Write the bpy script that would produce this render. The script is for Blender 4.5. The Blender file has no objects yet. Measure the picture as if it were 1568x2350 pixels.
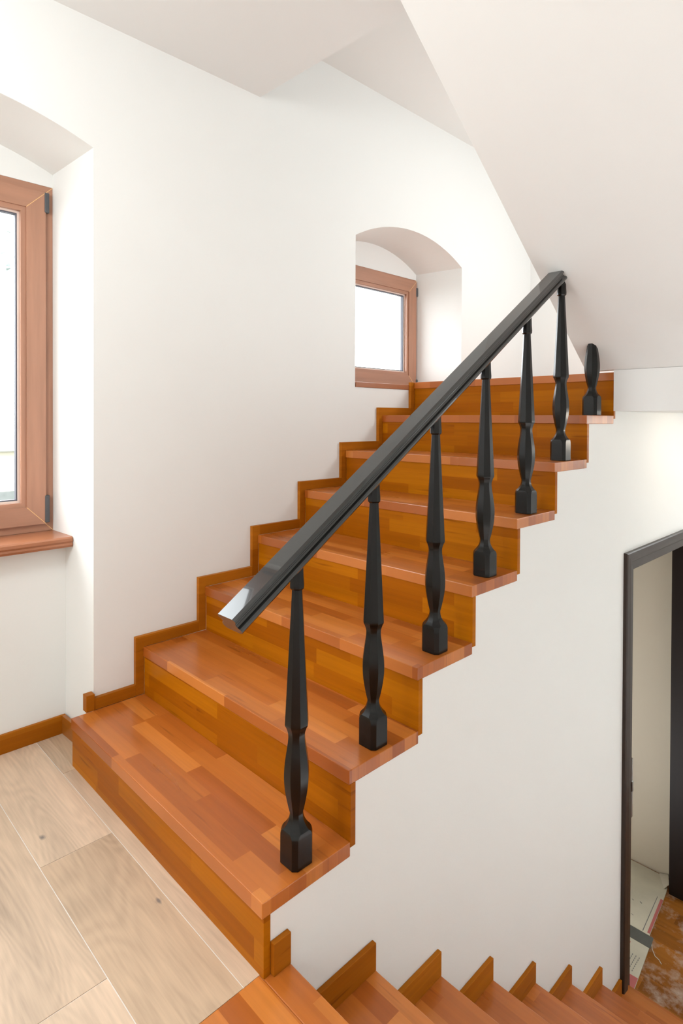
import bpy, bmesh, math, random
from mathutils import Vector, Matrix
from mathutils.geometry import tessellate_polygon

random.seed(7)
sc = bpy.context.scene
COL = sc.collection

# ------------------------------------------------------------------ camera
cam_d = bpy.data.cameras.new('camera')
cam = bpy.data.objects.new('camera', cam_d)
COL.objects.link(cam)
cam_d.sensor_fit = 'HORIZONTAL'
cam_d.sensor_width = 36.0
cam_d.lens = 1366.674 / 1568 * 36.0
cam_d.shift_x = (784 - 786.16) / 1568
cam_d.shift_y = (974.535 - 1175) / 1568
cam_d.clip_start = 0.02
A_, P_, R_ = 0.79631, 0.01087, 0.00393
f = Vector((-math.sin(A_) * math.cos(P_), math.cos(A_) * math.cos(P_), -math.sin(P_)))
rt = Vector((math.cos(A_), math.sin(A_), 0))
up = rt.cross(f)
r2 = rt * math.cos(R_) + up * math.sin(R_)
u2 = -rt * math.sin(R_) + up * math.cos(R_)
cam.matrix_world = Matrix(((r2.x, u2.x, -f.x, 2.12), (r2.y, u2.y, -f.y, -0.96774),
                           (r2.z, u2.z, -f.z, 1.19857), (0, 0, 0, 1)))
sc.camera = cam

# ------------------------------------------------------------------ world, lights, exposure
sc.view_settings.view_transform = 'Standard'
sc.view_settings.look = 'None'
sc.view_settings.gamma = 1.0
sc.view_settings.use_curve_mapping = False
sc.view_settings.exposure = 0.14
world = bpy.data.worlds.new('overcast_sky')
sc.world = world
world.use_nodes = True
bg = world.node_tree.nodes['Background']
bg.inputs[0].default_value = (0.93, 0.97, 1.0, 1)
bg.inputs[1].default_value = 8.8


def area(name, loc, target, sx, sy, power, col):
    l = bpy.data.lights.new(name, 'AREA')
    l.shape = 'RECTANGLE'
    l.size, l.size_y = sx, sy
    l.energy = power
    l.color = col
    o = bpy.data.objects.new(name, l)
    COL.objects.link(o)
    o.location = loc
    o.rotation_euler = (Vector(target) - Vector(loc)).to_track_quat('-Z', 'Y').to_euler()
    return o


area('rear_fill', (1.3, -3.05, 1.55), (1.0, 0, 1.1), 2.6, 1.9, 25, (1.0, 0.975, 0.94))  # added fill behind the camera; the back wall has no window


def point_light(name, loc, power, col, r):
    l = bpy.data.lights.new(name, 'POINT')
    l.energy = power
    l.color = col
    l.shadow_soft_size = r
    o = bpy.data.objects.new(name, l)
    COL.objects.link(o)
    o.location = loc
    return o


point_light('upper_hall_fill', (1.50, 2.20, 2.02), 33, (0.94, 0.975, 1.0), 0.2)  # added unseen fill that brightens the upper wall and ceiling
point_light('landing_fill', (0.95, -1.45, 2.10), 49, (0.92, 0.975, 1.0), 0.22)  # added unseen fill over the landing; no pendant hangs here
point_light('lower_hall_light', (1.55, 2.33, 1.10), 2.7, (1.0, 0.87, 0.70), 0.06)

# ------------------------------------------------------------------ fitted measures
W = 1.1066      # outer face of the flight
TS = 0.018      # skirting thickness
OV = 0.0045     # nosing overhang
TR = 0.018      # riser thickness
TT = 0.0352     # tread thickness
SA, SB = 0.0284, 0.0412
Y = [None, -0.2094, 0.0517, 0.3156, 0.5772, 0.8438, 1.1124, 1.3837, 1.6499, 1.95]
Z = [0.0, 0.1651, 0.3412, 0.5154, 0.6892, 0.8633, 1.0382, 1.2144, 1.400]
N = [-0.139, 0.1394, 0.4172, 0.6963, 0.9780, 1.2662, 1.5590, 1.852]
HL = 0.197
TL = 0.0117
ZL = -8 * HL    # lower landing
SOFX, SOFS, SOFY, SOFZ = 0.987, 0.785, 1.650, 1.410   # soffit plane z = SOFZ + SOFS*(SOFY-y)
ZC1, ZC2 = 2.596, 2.906
YFAR = 2.985
XR, YB = 2.75, -3.2


# ------------------------------------------------------------------ material helpers
def new_mat(name):
    m = bpy.data.materials.new(name)
    m.use_nodes = True
    nt = m.node_tree
    b = nt.nodes['Principled BSDF']
    return m, nt, b


def node(nt, t, **kw):
    n = nt.nodes.new(t)
    for k, v in kw.items():
        if k.startswith('i_'):
            n.inputs[k[2:].replace('_', ' ')].default_value = v
        else:
            setattr(n, k, v)
    return n


def mth(nt, op, a, b=None, clamp=False):
    n = nt.nodes.new('ShaderNodeMath')
    n.operation = op
    n.use_clamp = clamp
    for i, v in enumerate((a, b)):
        if v is None:
            continue
        if isinstance(v, (int, float)):
            n.inputs[i].default_value = v
        else:
            nt.links.new(v, n.inputs[i])
    return n.outputs[0]


def mix(nt, fac, a, b, mode='MIX'):
    n = nt.nodes.new('ShaderNodeMix')
    n.data_type = 'RGBA'
    n.blend_type = mode
    for i, v in ((0, fac), (6, a), (7, b)):
        if isinstance(v, (int, float)):
            n.inputs[i].default_value = v
        elif isinstance(v, tuple):
            n.inputs[i].default_value = (*v[:3], 1)
        else:
            nt.links.new(v, n.inputs[i])
    return n.outputs[2]


def ramp(nt, fac, stops):
    n = nt.nodes.new('ShaderNodeValToRGB')
    els = n.color_ramp.elements
    els[0].position, els[0].color = stops[0][0], (*stops[0][1], 1)
    els[1].position, els[1].color = stops[-1][0], (*stops[-1][1], 1)
    for p, c in stops[1:-1]:
        e = els.new(p)
        e.color = (*c, 1)
    nt.links.new(fac, n.inputs[0])
    return n.outputs[0]


def bump(nt, b, h, strength, dist):
    n = nt.nodes.new('ShaderNodeBump')
    n.inputs['Strength'].default_value = strength
    n.inputs['Distance'].default_value = dist
    nt.links.new(h, n.inputs['Height'])
    nt.links.new(n.outputs[0], b.inputs['Normal'])


def plaster(name, col, rough=0.55):
    m, nt, b = new_mat(name)
    tc = node(nt, 'ShaderNodeTexCoord')
    n1 = node(nt, 'ShaderNodeTexNoise', i_Scale=1.3, i_Detail=3.0)
    n2 = node(nt, 'ShaderNodeTexNoise', i_Scale=160.0, i_Detail=2.0)
    nt.links.new(tc.outputs['Object'], n1.inputs['Vector'])
    nt.links.new(tc.outputs['Object'], n2.inputs['Vector'])
    c = mix(nt, n1.outputs[0], tuple(x * 0.985 for x in col), tuple(min(1, x * 1.01) for x in col))
    nt.links.new(c, b.inputs['Base Color'])
    b.inputs['Roughness'].default_value = rough
    b.inputs['Specular IOR Level'].default_value = 0.25
    h = mth(nt, 'ADD', mth(nt, 'MULTIPLY', n1.outputs[0], 1.0), mth(nt, 'MULTIPLY', n2.outputs[0], 0.05))
    bump(nt, b, h, 0.25, 0.01)
    return m


def stave_wood(name, mode, stops, stave=(0.30, 0.045), rough=0.3, coat=0.25, dust=0.0, grain=0.22):
    """laminated boards made of glued staves. mode: which object axes run along / across the staves"""
    m, nt, b = new_mat(name)
    tc = node(nt, 'ShaderNodeTexCoord')
    oi = node(nt, 'ShaderNodeObjectInfo')
    sx = node(nt, 'ShaderNodeSeparateXYZ')
    nt.links.new(tc.outputs['Object'], sx.inputs[0])
    X_, Y_, Z_ = sx.outputs
    rnd = mth(nt, 'MULTIPLY', oi.outputs['Random'], 17.3)
    if mode == 'tread':
        al, ac = X_, Y_
    elif mode == 'riser':
        al, ac = X_, Z_
    elif mode == 'side':
        al, ac = Y_, Z_
    else:
        al, ac = Z_, mth(nt, 'ADD', X_, Y_)
    al = mth(nt, 'ADD', al, rnd)
    ac = mth(nt, 'ADD', ac, mth(nt, 'MULTIPLY', rnd, 0.37))
    cb = node(nt, 'ShaderNodeCombineXYZ')
    nt.links.new(al, cb.inputs[0])
    nt.links.new(ac, cb.inputs[1])
    br = node(nt, 'ShaderNodeTexBrick', offset=0.37, offset_frequency=2, squash=0.8, squash_frequency=3)
    for k, v in (('Scale', 1.0), ('Mortar Size', 0.0003), ('Mortar Smooth', 1.0), ('Bias', 0.0),
                 ('Brick Width', stave[0]), ('Row Height', stave[1])):
        br.inputs[k].default_value = v
    br.inputs['Color1'].default_value = (0, 0, 0, 1)
    br.inputs['Color2'].default_value = (1, 1, 1, 1)
    br.inputs['Mortar'].default_value = (0.35, 0.35, 0.35, 1)
    nt.links.new(cb.outputs[0], br.inputs['Vector'])
    tone = ramp(nt, br.outputs['Color'], stops)
    # long grain
    cg = node(nt, 'ShaderNodeCombineXYZ')
    nt.links.new(mth(nt, 'MULTIPLY', al, 1.5), cg.inputs[0])
    nt.links.new(mth(nt, 'MULTIPLY', ac, 60.0), cg.inputs[1])
    nt.links.new(mth(nt, 'MULTIPLY', br.outputs['Color'], 6.0), cg.inputs[2])
    g1 = node(nt, 'ShaderNodeTexNoise', i_Scale=1.0, i_Detail=7.0, i_Roughness=0.6, i_Distortion=0.0)
    nt.links.new(cg.outputs[0], g1.inputs['Vector'])
    g = mth(nt, 'SUBTRACT', g1.outputs[0], 0.5)
    gm = mth(nt, 'ADD', mth(nt, 'MULTIPLY', g, grain * 2.4), 1.0)
    tone = mix(nt, 1.0, tone, gm, 'MULTIPLY')
    # broad figure
    g2 = node(nt, 'ShaderNodeTexNoise', i_Scale=1.0, i_Detail=3.0)
    cg2 = node(nt, 'ShaderNodeCombineXYZ')
    nt.links.new(mth(nt, 'MULTIPLY', al, 2.2), cg2.inputs[0])
    nt.links.new(mth(nt, 'MULTIPLY', ac, 14.0), cg2.inputs[1])
    nt.links.new(cg2.outputs[0], g2.inputs['Vector'])
    gm2 = mth(nt, 'ADD', mth(nt, 'MULTIPLY', mth(nt, 'SUBTRACT', g2.outputs[0], 0.5), 0.35), 1.0)
    tone = mix(nt, 1.0, tone, gm2, 'MULTIPLY')
    # sparse dark streaks
    cs = node(nt, 'ShaderNodeCombineXYZ')
    nt.links.new(mth(nt, 'MULTIPLY', al, 3.6), cs.inputs[0])
    nt.links.new(mth(nt, 'MULTIPLY', ac, 48.0), cs.inputs[1])
    nt.links.new(mth(nt, 'MULTIPLY', br.outputs['Color'], 9.0), cs.inputs[2])
    g3 = node(nt, 'ShaderNodeTexNoise', i_Scale=1.0, i_Detail=2.0)
    nt.links.new(cs.outputs[0], g3.inputs['Vector'])
    st = ramp(nt, g3.outputs[0], [(0.66, (1, 1, 1)), (0.76, (0.66, 0.60, 0.58))])
    tone = mix(nt, 1.0, tone, st, 'MULTIPLY')
    if dust > 0:
        d = node(nt, 'ShaderNodeTexNoise', i_Scale=7.0, i_Detail=7.0, i_Roughness=0.7)
        nt.links.new(tc.outputs['Object'], d.inputs['Vector'])
        dm = ramp(nt, d.outputs[0], [(0.48, (0, 0, 0)), (0.72, (dust, dust, dust))])
        tone = mix(nt, dm, tone, (0.55, 0.47, 0.40))
    nt.links.new(tone, b.inputs['Base Color'])
    rr = mth(nt, 'ADD', mth(nt, 'MULTIPLY', g2.outputs[0], 0.16), rough - 0.08)
    nt.links.new(rr, b.inputs['Roughness'])
    b.inputs['Coat Weight'].default_value = coat
    b.inputs['Coat Roughness'].default_value = 0.22
    b.inputs['Specular IOR Level'].default_value = 0.5 if coat > 0.2 else 0.09
    bump(nt, b, g1.outputs[0], 0.06, 0.002)
    return m


def plain(name, col, rough=0.5, metal=0.0, grain=None, spec=0.5, coat=0.0):
    m, nt, b = new_mat(name)
    tc = node(nt, 'ShaderNodeTexCoord')
    mp = node(nt, 'ShaderNodeMapping')
    sc_ = grain or (9, 9, 9)
    mp.inputs['Scale'].default_value = sc_
    n = node(nt, 'ShaderNodeTexNoise', i_Scale=1.0, i_Detail=5.0)
    nt.links.new(tc.outputs['Object'], mp.inputs[0])
    nt.links.new(mp.outputs[0], n.inputs['Vector'])
    v = 0.30 if grain else 0.08
    c = mix(nt, n.outputs[0], tuple(x * (1 - v) for x in col), tuple(min(1, x * (1 + v)) for x in col))
    nt.links.new(c, b.inputs['Base Color'])
    b.inputs['Roughness'].default_value = rough
    b.inputs['Metallic'].default_value = metal
    b.inputs['Specular IOR Level'].default_value = spec
    b.inputs['Coat Weight'].default_value = coat
    bump(nt, b, n.outputs[0], 0.05, 0.002)
    return m


M = {}
M['wall'] = plaster('white_wall_paint', (0.795, 0.797, 0.775))
M['ceiling'] = plaster('white_ceiling_paint', (0.785, 0.79, 0.775))
ORANGE = [(0.0, (0.31, 0.074, 0.008)), (0.35, (0.40, 0.109, 0.014)), (0.65, (0.44, 0.126, 0.018)), (1.0, (0.54, 0.180, 0.032))]
RISER = [(0.0, (0.29, 0.076, 0.0008)), (0.4, (0.34, 0.096, 0.0010)), (1.0, (0.43, 0.140, 0.002))]
M['tread'] = stave_wood('orange_stave_tread', 'tread', ORANGE, stave=(0.36, 0.05), rough=0.30)
M['riser'] = stave_wood('orange_stave_riser', 'riser', RISER, rough=0.36, stave=(0.42, 0.05), coat=0.0)
M['skirt'] = stave_wood('orange_skirting_wood', 'side', [(0, (0.30, 0.085, 0.003)), (1, (0.40, 0.13, 0.008))], stave=(2.0, 0.2), rough=0.40, coat=0.0)
M['skirt_x'] = stave_wood('orange_baseboard_wood', 'riser', [(0, (0.26, 0.075, 0.004)), (1, (0.34, 0.11, 0.010))], stave=(2.0, 0.3), rough=0.4)
M['dusty'] = stave_wood('dusty_brown_landing_wood', 'tread', [(0, (0.17, 0.055, 0.008)), (1, (0.33, 0.12, 0.018))], stave=(0.9, 0.09), rough=0.5, coat=0.05, dust=0.75)
M['black'] = plain('black_satin_paint', (0.0025, 0.0025, 0.002), rough=0.25, spec=0.32)
M['black_rail'] = plain('black_handrail_lacquer', (0.005, 0.005, 0.0045), rough=0.24, spec=0.5, coat=0.7)
M['frame'] = plain('red_brown_window_wood', (0.40, 0.20, 0.125), rough=0.38, grain=(30, 30, 2.5), coat=0.1)
M['frame_h'] = plain('red_brown_window_wood_horizontal', (0.40, 0.20, 0.125), rough=0.38, grain=(30, 2.5, 30), coat=0.1)
M['sillm'] = plain('brown_sill_wood', (0.36, 0.135, 0.06), rough=0.33, grain=(25, 2.5, 30), coat=0.15)
M['miter'] = plain('pale_joint_line', (0.80, 0.50, 0.22), rough=0.6)
M['hinge'] = plain('grey_hinge_plastic', (0.075, 0.078, 0.085), rough=0.45)
M['gasket'] = plain('grey_glazing_gasket', (0.10, 0.10, 0.12), rough=0.6)
M['bead'] = plain('lit_glazing_bead', (0.75, 0.62, 0.55), rough=0.4)  # light falling on the bead is put into this pale colour
M['metal'] = plain('dull_steel', (0.45, 0.45, 0.44), rough=0.35, metal=1.0)
M['door'] = plain('dark_brown_door_wood', (0.010, 0.005, 0.0035), rough=0.45, grain=(30, 30, 3), spec=0.2)
M['casing'] = plain('brown_casing_wood', (0.026, 0.015, 0.010), rough=0.42, grain=(30, 30, 3), spec=0.4)
M['grout'] = plain('light_grout', (0.78, 0.72, 0.66), rough=0.8)
M['board'] = plain('soiled_white_board', (0.50, 0.46, 0.36), rough=0.75, grain=(6, 6, 6))
M['board_red'] = plain('faded_red_print', (0.42, 0.11, 0.10), rough=0.7)
M['board_ink'] = plain('grey_print', (0.16, 0.15, 0.14), rough=0.7)
M['tape'] = plain('grey_tape', (0.085, 0.085, 0.075), rough=0.55, grain=(30, 6, 6))
M['paper'] = plain('dusty_paper', (0.52, 0.47, 0.38), rough=0.8)
M['stone'] = plain('pale_stone', (0.34, 0.33, 0.30), rough=0.8, grain=(7, 7, 7))
M['gravel'] = plain('grey_gravel', (0.17, 0.18, 0.17), rough=0.9, grain=(22, 22, 22))
M['leaf'] = plain('pale_leaf', (0.22, 0.27, 0.25), rough=0.6)
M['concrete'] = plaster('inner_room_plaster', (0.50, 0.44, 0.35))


def glass_mat():
    m, nt, b = new_mat('clear_window_glass')
    for n in list(nt.nodes):
        if n != b:
            nt.nodes.remove(n)
    nt.nodes.remove(b)
    out = node(nt, 'ShaderNodeOutputMaterial')
    tr = node(nt, 'ShaderNodeBsdfTransparent')
    tr.inputs[0].default_value = (0.97, 0.98, 0.98, 1)
    gl = node(nt, 'ShaderNodeBsdfGlossy')
    gl.inputs['Roughness'].default_value = 0.02
    fr = node(nt, 'ShaderNodeFresnel', i_IOR=1.45)
    mx = node(nt, 'ShaderNodeMixShader')
    ge = node(nt, 'ShaderNodeNewGeometry')
    nt.links.new(mth(nt, 'MULTIPLY', fr.outputs[0], mth(nt, 'SUBTRACT', 1.0, ge.outputs['Backfacing'])), mx.inputs[0])
    nt.links.new(tr.outputs[0], mx.inputs[1])
    nt.links.new(gl.outputs[0], mx.inputs[2])
    nt.links.new(mx.outputs[0], out.inputs[0])
    return m


M['glass'] = glass_mat()


def oak_mat():
    m, nt, b = new_mat('light_oak_floor')
    tc = node(nt, 'ShaderNodeTexCoord')
    ge = node(nt, 'ShaderNodeNewGeometry')
    s = node(nt, 'ShaderNodeSeparateXYZ')
    nt.links.new(tc.outputs['Object'], s.inputs[0])
    rnd = ge.outputs['Random Per Island']
    off = mth(nt, 'MULTIPLY', rnd, 31.0)
    # cathedral rings: distance field stretched along x, distorted
    cb = node(nt, 'ShaderNodeCombineXYZ')
    nt.links.new(mth(nt, 'ADD', mth(nt, 'MULTIPLY', s.outputs[0], 1.3), off), cb.inputs[0])
    nt.links.new(mth(nt, 'ADD', mth(nt, 'MULTIPLY', s.outputs[1], 7.0), off), cb.inputs[1])
    nz = node(nt, 'ShaderNodeTexNoise', i_Scale=1.0, i_Detail=1.5, i_Distortion=0.4)
    nt.links.new(cb.outputs[0], nz.inputs['Vector'])
    rings = mth(nt, 'SINE', mth(nt, 'MULTIPLY', nz.outputs[0], 130.0))
    cf = node(nt, 'ShaderNodeCombineXYZ')
    nt.links.new(mth(nt, 'ADD', mth(nt, 'MULTIPLY', s.outputs[0], 9.0), off), cf.inputs[0])
    nt.links.new(mth(nt, 'MULTIPLY', s.outputs[1], 130.0), cf.inputs[1])
    fine = node(nt, 'ShaderNodeTexNoise', i_Scale=1.0, i_Detail=4.0)
    nt.links.new(cf.outputs[0], fine.inputs['Vector'])
    base = ramp(nt, rnd, [(0, (0.47, 0.33, 0.215)), (1, (0.58, 0.43, 0.305))])
    k = mth(nt, 'ADD', mth(nt, 'MULTIPLY', rings, 0.045), 1.0)
    k = mth(nt, 'ADD', k, mth(nt, 'MULTIPLY', mth(nt, 'SUBTRACT', fine.outputs[0], 0.5), 0.42))
    k = mth(nt, 'ADD', k, mth(nt, 'MULTIPLY', mth(nt, 'SUBTRACT', nz.outputs[0], 0.5), 0.85))
    c = mix(nt, 1.0, base, k, 'MULTIPLY')
    for kx, ky, r in ((0.3205, -0.398, 0.016), (0.7575, -0.2665, 0.014)):
        dx = mth(nt, 'SUBTRACT', s.outputs[0], kx)
        dy = mth(nt, 'MULTIPLY', mth(nt, 'SUBTRACT', s.outputs[1], ky), 1.6)
        d = mth(nt, 'SQRT', mth(nt, 'ADD', mth(nt, 'MULTIPLY', dx, dx), mth(nt, 'MULTIPLY', dy, dy)))
        d = mth(nt, 'ADD', d, mth(nt, 'MULTIPLY', mth(nt, 'SUBTRACT', fine.outputs[0], 0.5), 0.02))
        f1 = mth(nt, 'SUBTRACT', 1.0, mth(nt, 'DIVIDE', d, r), clamp=True)
        c = mix(nt, mth(nt, 'MULTIPLY', f1, 1.3, clamp=True), c, (0.20, 0.165, 0.14))
    nt.links.new(c, b.inputs['Base Color'])
    b.inputs['Roughness'].default_value = 0.45
    b.inputs['Specular IOR Level'].default_value = 0.5
    bump(nt, b, fine.outputs[0], 0.05, 0.001)
    return m


M['oak'] = oak_mat()


# ------------------------------------------------------------------ mesh helpers
class MB:
    def __init__(self):
        self.v, self.f, self.m = [], [], []

    def face(self, pts, mi=0):
        i = len(self.v)
        self.v += [tuple(p) for p in pts]
        self.f.append(list(range(i, i + len(pts))))
        self.m.append(mi)

    def box(self, x0, x1, y0, y1, z0, z1, mi=0):
        self.prism([(y0, z0), (y1, z0), (y1, z1), (y0, z1)], x0, x1, mi)
        return self

    def prism(self, prof, x0, x1, mi=0, axis='x', holes=()):
        """extrude a closed profile. axis x: profile is (y, z); axis y: (x, z); axis z: (x, y)"""
        def P(a, b, t):
            return (t, a, b) if axis == 'x' else ((a, t, b) if axis == 'y' else (a, b, t))
        loops = [list(prof)] + [list(h) for h in holes]
        flat = [p for l in loops for p in l]
        i0 = len(self.v)
        n = len(flat)
        self.v += [P(a, b, x0) for a, b in flat] + [P(a, b, x1) for a, b in flat]
        if holes or len(prof) > 4:
            tris = tessellate_polygon([[Vector((a, b, 0)) for a, b in l] for l in loops])
            for t in tris:
                self.f.append([i0 + k for k in t]); self.m.append(mi)
                self.f.append([i0 + n + k for k in reversed(t)]); self.m.append(mi)
        else:
            self.f.append([i0 + k for k in range(n)]); self.m.append(mi)
            self.f.append([i0 + n + k for k in reversed(range(n))]); self.m.append(mi)
        s = i0
        for l in loops:
            L = len(l)
            for k in range(L):
                a, b = s + k, s + (k + 1) % L
                self.f.append([a, b, b + n, a + n]); self.m.append(mi)
            s += L
        return self

    def strip(self, A, B, mi=0):
        """quads between two polylines of equal length"""
        i = len(self.v)
        n = len(A)
        self.v += [tuple(p) for p in A] + [tuple(p) for p in B]
        for k in range(n - 1):
            self.f.append([i + k, i + k + 1, i + n + k + 1, i + n + k]); self.m.append(mi)
        return self

    def rings(self, rings, mi=0):
        """loft closed rings, capped"""
        i = len(self.v)
        n = len(rings[0])
        for r in rings:
            self.v += [tuple(p) for p in r]
        for j in range(len(rings) - 1):
            for k in range(n):
                a = i + j * n + k
                b = i + j * n + (k + 1) % n
                self.f.append([a, b, b + n, a + n]); self.m.append(mi)
        self.f.append([i + k for k in reversed(range(n))]); self.m.append(mi)
        self.f.append([i + (len(rings) - 1) * n + k for k in range(n)]); self.m.append(mi)
        return self

    def build(self, name, mats, parent=None, bevel=0.0, segs=2, smooth=False, merge=True, cut=None, recalc=True):
        me = bpy.data.meshes.new(name)
        base = parent.matrix_world.translation.copy() if parent is not None else Vector((0, 0, 0))
        base = base if parent is None else world_base(parent)
        me.from_pydata([tuple(Vector(v) - base) for v in self.v], [], self.f)
        if not isinstance(mats, (list, tuple)):
            mats = [mats]
        for m in mats:
            me.materials.append(m)
        for p, mi in zip(me.polygons, self.m):
            p.material_index = mi
        bm = bmesh.new()
        bm.from_mesh(me)
        if merge:
            bmesh.ops.remove_doubles(bm, verts=bm.verts, dist=1e-5)
        if recalc:
            bmesh.ops.recalc_face_normals(bm, faces=bm.faces)
        if bevel:
            es = [e for e in bm.edges if len(e.link_faces) == 2 and e.calc_face_angle(0) > 0.6]
            bmesh.ops.bevel(bm, geom=es, offset=bevel, segments=segs, profile=0.6, affect='EDGES')
        if cut is not None:
            co, no = cut
            g = bm.verts[:] + bm.edges[:] + bm.faces[:]
            r = bmesh.ops.bisect_plane(bm, geom=g, plane_co=Vector(co) - base, plane_no=no, clear_outer=True)
            ed = [e for e in r['geom_cut'] if isinstance(e, bmesh.types.BMEdge)]
            bmesh.ops.holes_fill(bm, edges=ed)
        bm.to_mesh(me)
        bm.free()
        if smooth:
            for p in me.polygons:
                p.use_smooth = True
            me.set_sharp_from_angle(angle=math.radians(28))
        o = bpy.data.objects.new(name, me)
        COL.objects.link(o)
        if parent is not None:
            o.parent = parent
        return o


def world_base(o):
    b = Vector((0, 0, 0))
    while o is not None:
        b += o.location
        o = o.parent
    return b


def tag(o, label=None, cat=None, group=None, kind=None):
    if label: o['label'] = label
    if cat: o['category'] = cat
    if group: o['group'] = group
    if kind: o['kind'] = kind
    return o


def empty(name, loc=(0, 0, 0), **kw):
    o = bpy.data.objects.new(name, None)
    o.empty_display_size = 0.05
    COL.objects.link(o)
    o.location = loc
    return tag(o, **kw)


# ------------------------------------------------------------------ left wall with two arched niches
def arch(y0, y1, zs, rise, n=28):
    """points from (y0, zs) over the crown to (y1, zs)"""
    out = []
    c = y1 - y0
    rad = (c * c / 4 + rise * rise) / (2 * rise)
    ym, zc = (y0 + y1) / 2, zs + rise - rad
    a = math.asin(c / 2 / rad)
    for i in range(n + 1):
        t = -a + 2 * a * i / n
        out.append((ym + rad * math.sin(t), zc + rad * math.cos(t)))
    return out


XB1, XB2, XO = -0.352, -0.315, -0.47
n1f = arch(-1.060, -0.125, 2.146, 0.092)       # niche 1 front arch
n1b = arch(-1.045, -0.1435, 2.146, 0.092)
n2f = arch(1.195, 2.132, 2.128, 0.122)
n2b = arch(1.245, 2.0775, 2.128, 0.115)
W1 = (-1.045, -0.1435, 0.750, 2.095)           # window rectangles y0,y1,z0,z1
W2 = (1.245, 2.0775, 1.385, 2.092)
SZ2 = 1.3575

mb = MB()
zt, zb = 3.1, -1.75
# front face (x = 0): niche 1 is cut in from the floor, niche 2 is a hole
outer = [(YB, zb), (YB, zt), (YFAR, zt), (YFAR, zb)]
hole1 = [(-1.060, 0.0)] + n1f + [(-0.125, 0.0)]
hole2 = [(1.195, SZ2)] + n2f + [(2.132, SZ2)]
loops = [outer, hole1, hole2]
flat = [p for l in loops for p in l]
i0 = len(mb.v)
mb.v += [(0.0, a, b) for a, b in flat]
for t in tessellate_polygon([[Vector((a, b, 0)) for a, b in l] for l in loops]):
    mb.f.append([i0 + k for k in t]); mb.m.append(0)
# niche 1 reveals
mb.strip([(0, a, b) for a, b in hole1], [(XB1, a, b) for a, b in [(-1.045, 0.0)] + n1b + [(-0.1435, 0.0)]])
# niche 2 reveals
mb.strip([(0, a, b) for a, b in hole2], [(XB2, a, b) for a, b in [(1.245, SZ2)] + n2b + [(2.0775, SZ2)]])
mb.face([(0, 1.195, SZ2), (0, 2.132, SZ2), (XB2, 2.0775, SZ2), (XB2, 1.245, SZ2)])
# back of niche above the frames (lunettes)
for pts, w, xb in ((n1b, W1, XB1), (n2b, W2, XB2)):
    lp = list(pts) + [(w[1], w[3]), (w[0], w[3])]
    i0 = len(mb.v)
    mb.v += [(xb, a, b) for a, b in lp]
    for t in tessellate_polygon([[Vector((a, b, 0)) for a, b in lp]]):
        mb.f.append([i0 + k for k in t]); mb.m.append(0)
    # outer reveals and outside face
    y0, y1, z0, z1 = w
    mb.face([(xb, y0, z1), (xb, y1, z1), (XO, y1, z1), (XO, y0, z1)])
    mb.face([(xb, y1, z0), (xb, y1, z1), (XO, y1, z1), (XO, y1, z0)])
    mb.face([(xb, y0, z0), (xb, y0, z1), (XO, y0, z1), (XO, y0, z0)])
    mb.face([(xb, y0, z0), (xb, y1, z0), (XO, y1, z0), (XO, y0, z0)])
def rect(y0, y1, z0, z1):
    mb.face([(XO, y0, z0), (XO, y1, z0), (XO, y1, z1), (XO, y0, z1)])
rect(YB, W1[0], zb, zt)
rect(W1[1], W2[0], zb, zt)
rect(W2[1], YFAR, zb, zt)
for w in (W1, W2):
    rect(w[0], w[1], zb, w[2])
    rect(w[0], w[1], w[3], zt)
# parapet under window 1 and back below sill of niche 2
mb.face([(-0.235, -1.052, 0), (-0.235, -0.137, 0), (-0.235, -0.137, 0.715), (-0.235, -1.052, 0.715)])
mb.face([(-0.235, -1.052, 0.715), (-0.235, -0.137, 0.715), (XB1, -0.1435, 0.715), (XB1, -1.045, 0.715)])
tag(mb.build('wall_left', M['wall'], recalc=False), kind='structure')

# far wall of the stairwell, back wall, right wall
tag(MB().box(-0.47, 3.0, YFAR, YFAR + 0.12, 1.234, 3.1).build('wall_far', M['wall']), kind='structure')
tag(MB().box(-0.47, XR + 0.12, YB - 0.12, YB, -0.2, 3.1).build('wall_back', M['wall']), kind='structure')
tag(MB().box(XR, XR + 0.12, YB, 3.6, -1.8, 3.1).build('wall_right', M['wall']), kind='structure')

# ceilings
tag(MB().prism([(-0.47, YB), (XR, YB), (XR, 0.676), (-0.0, 0.5987), (-0.47, 0.585)], ZC1, ZC2 + 0.02, axis='z')
    .build('ceiling', M['ceiling']), kind='structure')
tag(MB().box(-0.47, XR, 0.5, YFAR + 0.12, ZC2, ZC2 + 0.12).build('ceiling.001', M['wall']), kind='structure')

# soffit: underside of the next flight, a sloping slab
ys = SOFY - (ZC1 + 0.02 - SOFZ) / SOFS
th = 0.24
tag(MB().prism([(SOFY, SOFZ), (ys, ZC1 + 0.02), (ys + 0.30, ZC1 + 0.02), (SOFY + 0.04, SOFZ + th), (SOFY + 0.04, SOFZ)], SOFX, XR)
    .build('stair_soffit', M['ceiling']), kind='structure')
# upper landing slab, its white front edge shows right of the top riser
tag(MB().box(W + 0.0005, XR, SOFY, YFAR, 1.234, 1.409).build('upper_landing_slab', M['ceiling']), kind='structure')
tag(MB().box(0.0, W, Y[8] + 0.27, YFAR, 1.365, 1.400).build('upper_landing_floor', M['tread']), kind='structure')

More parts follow.
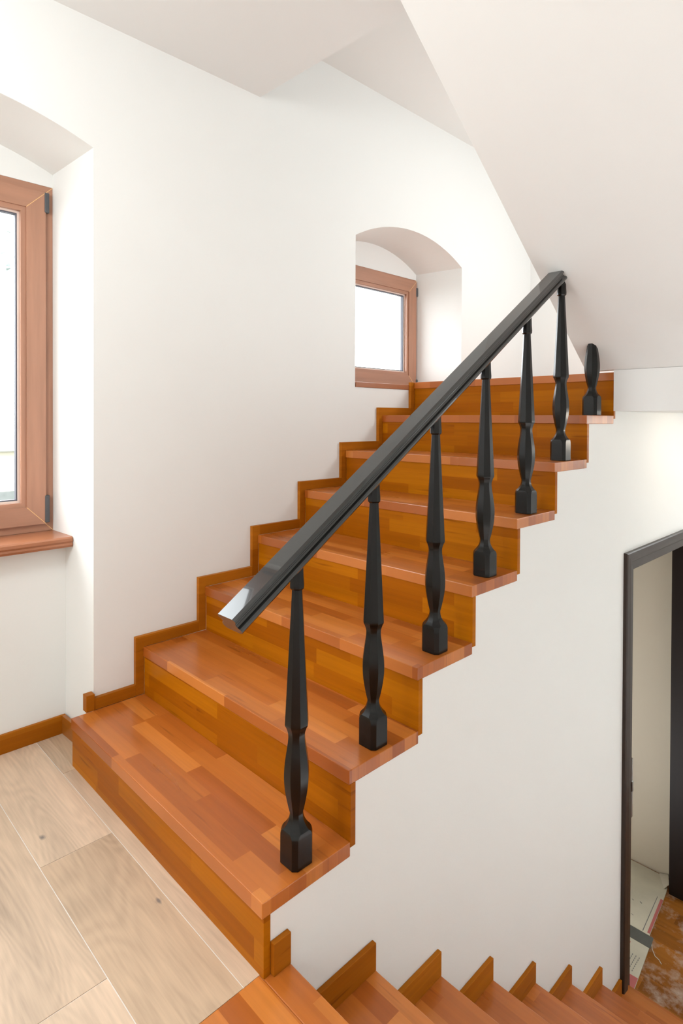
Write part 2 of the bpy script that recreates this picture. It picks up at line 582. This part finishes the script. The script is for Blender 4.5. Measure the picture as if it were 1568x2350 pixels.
# stair side wall (x = W) with the door opening
D0, D1, DZ = 1.862, 2.832, 0.522
prof = [(Y[1] + OV + TR, -1.62), (Y[1] + OV + TR, Z[1] - TT)]
for i in range(1, 8):
    prof += [(Y[i + 1] + OV, Z[i] - TT), (Y[i + 1] + OV, Z[i] - 0.014), (Y[i + 1] + OV + TR, Z[i] - 0.014),
             (Y[i + 1] + OV + TR, Z[i + 1] - TT)]
prof[-1] = (Y[8] + OV + TR, 1.234)
prof += [(3.6, 1.234), (3.6, -1.62), (D1, -1.62), (D1, DZ), (D0, DZ), (D0, -1.62)]
tag(MB().prism(prof, W - 0.10, W - 0.002).build('wall_middle', M['wall']), kind='structure')
tag(MB().box(0.0, XR, 3.48, 3.6, -1.7, 1.234).build('wall_far.001', M['wall']), kind='structure')
# closet / room wall seen through the doorway
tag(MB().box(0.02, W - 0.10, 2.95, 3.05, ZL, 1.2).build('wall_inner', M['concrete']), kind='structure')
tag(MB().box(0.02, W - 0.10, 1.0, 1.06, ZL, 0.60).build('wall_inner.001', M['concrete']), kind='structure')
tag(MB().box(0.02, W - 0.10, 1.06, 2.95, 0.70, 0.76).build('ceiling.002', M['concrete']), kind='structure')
# lower landing floor
tag(MB().box(0.02, XR, N[7] - 0.02, 3.48, ZL - 0.06, ZL).build('floor_lower', M['dusty']), kind='structure')

# ------------------------------------------------------------------ landing floor: oak planks with pale joints
FX0, FX1, FY0, FY1 = -0.235, 1.092, YB, Y[1] + OV
mb = MB()
mb.box(FX0, FX1, FY0, 0.3, -0.08, -0.0015, 1)
g = 0.0013
rows = [FY1, -0.246]
while rows[-1] > YB:
    rows.append(rows[-1] - 0.196)
joints = [0.045, 0.44, 0.8715, 0.25, 0.66]
for r in range(len(rows) - 1):
    yt, yb_ = rows[r], max(rows[r + 1], YB)
    j = joints[r % 5]
    xs = [FX0] + [j + 1.2 * k for k in range(-2, 3) if FX0 + 0.02 < j + 1.2 * k < FX1 - 0.02] + [FX1]
    for a, b_ in zip(xs[:-1], xs[1:]):
        mb.box(a + (g if a > FX0 else 0), b_ - (g if b_ < FX1 else 0), yb_ + g, yt - (g if r else 0), -0.012, 0.0, 0)
# niche floor in front of the reveal
mb.box(FX0, 0.02, FY1 + 0.0001, -0.125, -0.08, -0.0015, 1)
mb.box(FX0, 0.02, FY1 + 0.0002, -0.125, -0.012, 0.0, 0)
tag(mb.build('floor', [M['oak'], M['grout']], merge=False), kind='structure')
tag(MB().box(2.3, XR, YB, N[0], -0.08, 0.0).build('floor.001', M['grout']), kind='structure')

# baseboards of the niche
BBZ = 0.068
o = MB().box(-0.235, -0.222, -1.04, -0.141, 0.0, BBZ).build('baseboard_left', M['skirt'], bevel=0.0015)
tag(o, kind='structure')
o = MB().prism([(-0.222, -0.1555), (-0.222, -0.141), (0.014, -0.128), (0.014, -0.142)], 0.0, BBZ, axis='z') \
    .build('baseboard_niche', M['skirt_x'], bevel=0.0015)
tag(o, kind='structure')

# ------------------------------------------------------------------ upper staircase
stair = empty('staircase', (W / 2, Y[1], 0), cat='stairs',
              label='orange wooden stair flight rising from the pale oak floor to the top landing')
for i in range(1, 9):
    y1 = Y[i + 1] + OV if i < 8 else Y[8] + 0.27
    xr = W
    MB().box(TS, xr, Y[i], y1, Z[i] - TT, Z[i]).build('tread', M['tread'], stair, bevel=0.0022)
    zb_ = Z[i - 1] - (0.014 if i > 1 else 0.0014)
    MB().box(TS, W, Y[i] + OV, Y[i] + OV + TR, zb_, Z[i] - TT).build('riser', M['riser'], stair, bevel=0.001)
# stepped skirting against the left wall, one board per step
for i in range(1, 9):
    z0, z1 = Z[i - 1], Z[i]
    if i == 1:
        prof = [(-0.128, z1), (-0.128, z1 + SB), (Y[2] - SA, z1 + SB), (Y[2] - SA, z1)]
    elif i < 8:
        prof = [(Y[i] - SA, z0), (Y[i] - SA, z1 + SB), (Y[i + 1] - SA, z1 + SB), (Y[i + 1] - SA, z1), (Y[i] + OV, z1), (Y[i] + OV, z0)]
    else:
        prof = [(Y[8] - SA, z0), (Y[8] - SA, z1), (Y[8] + 0.27, z1), (Y[8] + 0.27, z1 - 0.03), (Y[8] + OV, z1 - 0.03), (Y[8] + OV, z0)]
    MB().prism(prof, 0.0005, TS).build('skirting_board', M['skirt'], stair, bevel=0.0012)
MB().box(-0.012, TS + 0.002, -0.158, -0.1285, Z[1], Z[1] + 0.058).build('corner_block', M['skirt'], stair, bevel=0.0015)

# ------------------------------------------------------------------ lower staircase
low = empty('staircase', (W + 0.5, N[0], -HL), cat='stairs',
            label='orange wooden stair flight descending along the white wall to the dark doorway')
XL1 = 2.3
for j in range(0, 8):
    ya = (Y[1] + OV + 0.0) if j == 0 else N[j - 1] - 0.025
    MB().box(W - 0.0015, XL1, ya, N[j], -HL * j - 0.035, -HL * j).build('tread', M['tread'], low, bevel=0.0025)
    zlo = -HL * (j + 1)
    MB().box(W - 0.0015, XL1, N[j] - 0.025, N[j] - 0.006, zlo, -HL * j - 0.035).build('riser', M['riser'], low, bevel=0.001)
    y0 = (Y[1] + OV + TR) if j == 0 else N[j - 1]
    yj = N[j] if j < 7 else 1.775
    MB().box(W - 0.0015, W + TL, y0 + 0.0005, yj, -HL * j, -HL * j + 0.0703).build('skirting_board', M['skirt'], low, bevel=0.0012)
# timber edging of the landing in front of the lower flight
o = MB().box(1.0925, XL1, YB, Y[1] + OV - 0.0005, -0.04, 0.0).build('landing_edge_board', M['tread'], bevel=0.0015)
tag(o, label='reddish orange wooden edging board beside the oak floor at the head of the descending flight', cat='floor edging')

# ------------------------------------------------------------------ railing
RX = 1.058
RZ0, RY0, RS = 0.7808, -0.272, 0.664


def rail_top(y):
    return RZ0 + RS * (y - RY0)


def oct_ring(cx, cy, z, h, c):
    return [(cx + h, cy - h + c, z), (cx + h, cy + h - c, z), (cx + h - c, cy + h, z), (cx - h + c, cy + h, z),
            (cx - h, cy + h - c, z), (cx - h, cy - h + c, z), (cx - h + c, cy - h, z), (cx + h - c, cy - h, z)]


def baluster_mb(cx, cy, z0):
    k = 0.586
    R = []

    def add(z, h, c=None):
        R.append(oct_ring(cx, cy, z0 + z, h, h * k if c is None else c))
    add(0.0, 0.0300, 0.0095)
    add(0.002, 0.0312, 0.0100)
    add(0.060, 0.0312, 0.0102)
    add(0.071, 0.0312, 0.0106)
    add(0.078, 0.0310, 0.0135)
    add(0.0815, 0.0303, 0.0170)
    # cove up to the lower neck
    for t in (0.1, 0.22, 0.36, 0.52, 0.7, 0.86, 1.0):
        h = 0.0300 - (0.0300 - 0.0150) * (1 - (1 - t) ** 2.3)
        add(0.082 + 0.036 * t, h)
    # bulge
    for i in range(1, 15):
        t = i / 15
        s = math.sin(math.pi * t ** 0.92) ** 1.25
        h = 0.0158 + (0.0187 - 0.0158) * t + (0.0283 - 0.0172) * s
        add(0.118 + 0.176 * t, h)
    add(0.294, 0.0188)
    add(0.302, 0.0192)
    add(0.310, 0.0212)
    add(0.317, 0.0238)
    add(0.3215, 0.0262)
    add(0.3245, 0.0266)
    # long cone
    for i in range(0, 9):
        t = i / 8
        add(0.330 + 0.310 * t, 0.0264 - (0.0264 - 0.0114) * t)
    return R


rail_top_y = SOFY - (rail_top(1.2) - SOFZ) / SOFS
railing = empty('stair_railing', (RX, RY0, 0.7), cat='railing',
                label='black railing with sloping handrail and turned balusters standing on the stair treads')
# handrail: cross section across x (u) and perpendicular to the slope (v)
half = [(0.0262, 0.0), (0.0322, -0.0040), (0.0325, -0.0095), (0.0285, -0.0118), (0.0255, -0.0155), (0.0250, -0.0200), (0.0268, -0.0245),
        (0.0330, -0.0275), (0.0348, -0.0315), (0.0345, -0.0365), (0.0310, -0.0410), (0.0255, -0.0435)]
sec = half + [(-u, v) for u, v in reversed(half)]
th_ = math.atan(RS)
rings_ = []
for s in (0.0, 0.6, 1.2, 1.95):
    cy, cz = RY0 + s * math.cos(th_), RZ0 + s * math.sin(th_)
    rings_.append([(RX + u, cy - v * math.sin(th_), cz + v * math.cos(th_)) for u, v in sec])
cutp = ((0, SOFY, SOFZ - 0.0006), Vector((0, SOFS, 1.0)).normalized())
mb = MB().rings(rings_)
mb.build('handrail', M['black_rail'], railing, cut=cutp)

BY = [-0.0776, 0.1848, 0.4515, 0.7187, 0.9845, 1.2506, 1.5348]
words = ['frontmost', 'second', 'third', 'fourth', 'fifth', 'sixth']
for i, by in enumerate(BY[:6]):
    z0 = Z[i + 1]
    b = MB().rings(baluster_mb(1.062, by, z0)).build('baluster', M['black'], railing, smooth=True)
    # collar with the flared lower edge, running up into the rail
    R = []
    ztop = rail_top(by) - 0.0435 / math.cos(th_) + 0.012
    for zz, h in ((z0 + 0.636, 0.0125), (z0 + 0.640, 0.0158), (z0 + 0.648, 0.0162), (z0 + 0.665, 0.0150), (max(ztop, z0 + 0.672), 0.0138)):
        R.append(oct_ring(1.062, by, zz, h, h * 0.586))
    MB().rings(R).build('collar', M['black'], b, smooth=True)
lone = empty('baluster', (1.062, BY[6], Z[7]), cat='baluster',
             label='short black baluster on the top tread, cut off by the sloping ceiling')
full = baluster_mb(1.062, BY[6], Z[7])
MB().rings(full[:6]).build('base_block', M['black'], lone, smooth=True)
MB().rings(full[5:]).build('spindle', M['black'], lone, smooth=True, cut=cutp)


# ------------------------------------------------------------------ windows
def window(name, w, xs, frame_w, sash_w, sill, vis=1.0, hinge_z=()):
    y0, y1, z0, z1 = w
    t = empty(name, ((xs), (y0 + y1) / 2, z0), kind='structure')
    e = 0.0005
    # fixed frame, set back 12 mm behind the sash face
    def ring(mb, ya, yb, za, zb, wd, xf, xk, hz=1, vt=0):
        # mitred ring: four trapezoid prisms, horizontals and verticals with their own grain
        ia, ib, ja, jb = ya + wd, yb - wd, za + wd, zb - wd
        mb.prism([(ya, za), (yb, za), (ib, ja), (ia, ja)], xk, xf, hz)
        mb.prism([(ya, zb), (ia, jb), (ib, jb), (yb, zb)], xk, xf, hz)
        mb.prism([(ya, za), (ia, ja), (ia, jb), (ya, zb)], xk, xf, vt)
        mb.prism([(yb, za), (yb, zb), (ib, jb), (ib, ja)], xk, xf, vt)
    mats = [M['frame'], M['frame_h'], M['miter']]
    mb = MB()
    ring(mb, y0 + e, y1 - e, z0 + e, z1 - e, frame_w + 0.02, xs - 0.014, xs - 0.075)
    def miter(mb, ya, yb, za, zb, wd, xf):
        for (cy, cz, sy, sz) in ((yb, zb, -1, -1), (yb, za, -1, 1), (ya, zb, 1, -1), (ya, za, 1, 1)):
            p, q_ = (cy, cz), (cy + sy * wd, cz + sz * wd)
            nn = 0.0007
            mb.prism([(p[0] - sz * nn * sy, p[1] + nn), (p[0] + sz * nn * sy, p[1] - nn), (q_[0] + sz * nn * sy, q_[1] - nn), (q_[0] - sz * nn * sy, q_[1] + nn)],
                     xf - 0.001, xf + 0.0004, 2)
    miter(mb, y0 + e, y1 - e, z0 + e, z1 - e, frame_w, xs - 0.014)
    mb.build('window_frame', mats, t, merge=False)
    sy0, sy1, sz0, sz1 = y0 + frame_w, y1 - frame_w, z0 + frame_w, z1 - frame_w
    mb = MB()
    ring(mb, sy0, sy1, sz0, sz1, sash_w - 0.018, xs, xs - 0.05)
    miter(mb, sy0, sy1, sz0, sz1, sash_w - 0.018, xs)
    # inner moulded step
    k = sash_w - 0.018
    ring(mb, sy0 + k, sy1 - k, sz0 + k, sz1 - k, 0.018, xs - 0.006, xs - 0.05)
    s = mb.build('sash', mats, t, merge=False)
    a0, a1, b0, b1 = sy0 + sash_w, sy1 - sash_w, sz0 + sash_w, sz1 - sash_w
    mb = MB(); ring(mb, a0, a1, b0, b1, 0.008, xs - 0.022, xs - 0.045, 0, 0)
    mb.build('glazing_bead', M['bead'], s, merge=False)
    mb = MB(); ring(mb, a0 + 0.008, a1 - 0.008, b0 + 0.008, b1 - 0.008, 0.005, xs - 0.026, xs - 0.045, 0, 0)
    mb.build('gasket', M['gasket'], s, merge=False)
    MB().box(xs - 0.038, xs - 0.034, a0 + 0.009, a1 - 0.009, b0 + 0.009, b1 - 0.009).build('glass_pane', M['glass'], s)
    for hz in hinge_z:
        MB().box(xs - 0.016, xs + 0.003, sy1 - 0.004, sy1 + 0.013, hz[0], hz[1]).build('hinge', M['hinge'], t, bevel=0.003)
    if sill:
        sill(t)
    return t


def sill1(t):
    pr = [(XB1 - 0.01, 0.7155), (-0.168, 0.7155), (-0.164, 0.724), (-0.167, 0.731), (-0.163, 0.738), (-0.164, 0.748), (-0.170, 0.7535), (XB1 - 0.01, 0.7535)]
    mb = MB().prism(pr, -1.050, -0.1365, axis='y')
    mb.build('window_sill', M['sillm'], t)


def sill2(t):
    MB().prism([(XB2 - 0.01, 1.246), (XB2 - 0.01, 2.072), (0.004, 2.128), (0.004, 1.199)], SZ2 + 0.0005, 1.3845, axis='z').build('window_sill', M['sillm'], t, bevel=0.0015)


window('window_1', (W1[0], W1[1], 0.754, W1[3]), -0.3385, 0.030, 0.087, sill1, hinge_z=((1.989, 2.066), (0.788, 0.894)))
window('window_2', W2, -0.300, 0.013, 0.092, sill2, hinge_z=((1.985, 2.040), (1.40, 1.45)))

# ------------------------------------------------------------------ doorway at the foot of the lower flight
door = empty('door_1', (W, (D0 + D1) / 2, ZL), kind='structure')


def casing_prof(w):
    return [(0.0, -0.002), (0.0, 0.012), (0.004, 0.017), (w * 0.42, 0.019), (w * 0.5, 0.0185), (w * 0.56, 0.013), (w, 0.011), (w, -0.002)]


CW = 0.082
mb = MB()
pr = casing_prof(CW)
# head and legs mitred together: (distance from outer edge, thickness)
def leg(yo, sgn):
    lo = [(W + t, yo + sgn * d, ZL if d > -1 else 0) for d, t in pr]
    hi = [(W + t, yo + sgn * d, 0.600 - d) for d, t in pr]
    if sgn > 0:
        lo = [(p[0], p[1], -HL * 7 - 0.0) if p[1] < N[7] else p for p in lo]
    mb.rings([lo, hi])
leg(D0 - CW + 0.006, 1)
leg(D1 + CW - 0.006, -1)
mb.rings([[(W + t, D0 - CW + 0.006 + d, 0.600 - d) for d, t in pr], [(W + t, D1 + CW - 0.006 - d, 0.600 - d) for d, t in pr]])
mb.build('door_casing', M['casing'], door, merge=False)
mb = MB()
mb.box(W - 0.112, W, D0, D0 + 0.012, ZL, DZ)
mb.box(W - 0.112, W, D1 - 0.012, D1, ZL, DZ)
mb.box(W - 0.112, W, D0 + 0.012, D1 - 0.012, DZ - 0.012, DZ)
mb.build('door_jamb', M['door'], door, merge=False)
mb = MB().box(W - 0.004, W + 0.012, D0 + 0.0062, D0 + 0.020, -0.620, -0.350)
mb.box(W - 0.002, W + 0.0155, D0 + 0.0062, D0 + 0.018, -0.50, -0.455)
mb.build('strike_plate', M['metal'], door, merge=False)

# ------------------------------------------------------------------ things on the floor beyond the doorway
ZF = ZL


def sheet(name, poly, z0, z1, mats, label, cat, extras=()):
    t = MB().prism(poly, z0, z1, axis='z')
    for p, mi in extras:
        t.prism(p, z1 - 0.0005, z1 + 0.0004, mi, axis='z')
    o = t.build(name, mats, merge=False)
    return tag(o, label=label, cat=cat)


bm_ = [M['board'], M['board_red'], M['board_ink']]
sheet('protective_board', [(0.30, 2.419), (1.018, 2.428), (0.990, 2.742), (0.978, 2.850), (0.930, 2.935), (0.30, 2.925)], ZF, ZF + 0.008, bm_,
      'soiled white board with long red edge on the doorway floor, beyond the grey tape', 'board',
      extras=[([(1.003, 2.440), (1.016, 2.440), (0.991, 2.735), (0.977, 2.735)], 1),
              ([(0.980, 2.435), (0.984, 2.435), (0.961, 2.735), (0.957, 2.745)], 2),
              ([(0.80, 2.62), (0.815, 2.617), (0.816, 2.621), (0.80, 2.624)], 2),
              ([(0.86, 2.615), (0.872, 2.612), (0.873, 2.616), (0.861, 2.618)], 2),
              ([(0.90, 2.628), (0.912, 2.620), (0.914, 2.626), (0.902, 2.632)], 2),
              ([(0.85, 2.50), (0.868, 2.497), (0.868, 2.500), (0.85, 2.503)], 2),
              ([(0.895, 2.505), (0.910, 2.502), (0.910, 2.505), (0.895, 2.508)], 2)])
sheet('protective_board', [(0.30, 2.035), (1.0735, 2.050), (1.043, 2.352), (0.30, 2.338)], ZF, ZF + 0.008, bm_,
      'soiled white board with printed rows on the doorway floor, nearest the stairs', 'board',
      extras=[([(0.96, 2.052), (1.072, 2.054), (1.0655, 2.125), (0.95, 2.118)], 1),
              ([(0.90, 2.315), (0.962, 2.318), (0.964, 2.285), (0.93, 2.28)], 1)] +
             [([(x, 2.145 + 0.016 * k), (x + 0.004, 2.145 + 0.016 * k), (x + 0.003, 2.155 + 0.016 * k), (x - 0.001, 2.155 + 0.016 * k)], 2)
              for x in (0.995, 1.012, 1.028) for k in range(7)])
o = MB().prism([(0.30, 2.330), (1.050, 2.346), (1.040, 2.424), (0.30, 2.412)], ZF + 0.008, ZF + 0.010, axis='z').build('tape_strip', M['tape'])
tag(o, label='dark grey tape strip joining the two white boards on the floor inside the doorway', cat='tape')
# curled corner of the board
mb = MB()
A = [(0.905 + 0.012 * k, 2.938 - 0.022 * k) for k in range(6)]
mb.strip([(a, b, ZF + 0.009) for a, b in A], [(a + 0.045 - 0.004 * k, b + 0.012, ZF + 0.022 + 0.004 * k) for k, (a, b) in enumerate(A)])
mb.strip([(a + 0.001, b + 0.001, ZF + 0.0085) for a, b in A], [(a + 0.046 - 0.004 * k, b + 0.013, ZF + 0.0205 + 0.004 * k) for k, (a, b) in enumerate(A)])
o = mb.build('torn_paper', M['paper'], merge=False)
tag(o, label='curled torn paper corner lying on the white board at the foot of the far wall', cat='paper')


def tube(pts, r, n=6):
    R = []
    for i, p in enumerate(pts):
        p = Vector(p)
        d = (Vector(pts[min(i + 1, len(pts) - 1)]) - Vector(pts[max(i - 1, 0)])).normalized()
        a = d.cross(Vector((0, 0, 1))).normalized()
        b = d.cross(a)
        R.append([p + a * r * math.cos(2 * math.pi * k / n) + b * r * math.sin(2 * math.pi * k / n) for k in range(n)])
    return R


o = MB().rings(tube([(1.048, 2.372, ZF + 0.0115), (1.058, 2.352, ZF + 0.006), (1.080, 2.325, ZF + 0.0022), (1.100, 2.318, ZF + 0.0022), (1.118, 2.300, ZF + 0.0022)], 0.0018)).build('string', M['paper'], smooth=True)
tag(o, label='short pale string trailing from the grey tape onto the dusty brown floor', cat='string')

# ------------------------------------------------------------------ outside, seen through the panes
o = MB().box(-9, -0.6, -6, 7, -0.5, 0.30).build('outside_ground', M['gravel'])
tag(o, kind='structure')
gw = empty('garden_wall', (-3.1, 0.5, 0.3), label='pale stone garden wall with a ledge seen through the large left window', cat='wall')
MB().box(-3.25, -3.0, -3, 5, 0.3, 0.93).build('wall_body', M['board'], gw)
MB().box(-3.3, -2.97, -3, 5, 0.3, 0.62).build('plinth', M['gravel'], gw)
MB().box(-3.28, -2.95, -3, 5, 0.93, 1.05).build('ledge', M['stone'], gw, bevel=0.01)
tw = empty('leafy_twig', (-2.2, 0.21, 2.17), label='pale leafy twigs outside the upper part of the large left window', cat='plant')
mb = MB()
for k in range(26):
    c = Vector((-2.2 + random.uniform(-0.05, 0.05), 0.21 + random.uniform(-0.05, 0.045), 2.34 + random.uniform(-0.18, 0.16)))
    a = Vector((random.uniform(-1, 1), random.uniform(-1, 1), random.uniform(-1, 1))).normalized() * 0.022
    b = a.cross(Vector((0.3, 0.8, 0.5))).normalized() * 0.008
    mb.face([c - a, c - a * 0.3 + b, c + a * 0.5 + b * 0.8, c + a, c + a * 0.5 - b * 0.8, c - a * 0.3 - b])
mb.build('leaves', M['leaf'], tw, merge=False, recalc=False)
MB().rings(tube([(-2.2, 0.02, 2.62), (-2.2, 0.13, 2.50), (-2.19, 0.21, 2.35), (-2.2, 0.24, 2.17)], 0.002)).build('stem', M['leaf'], tw)
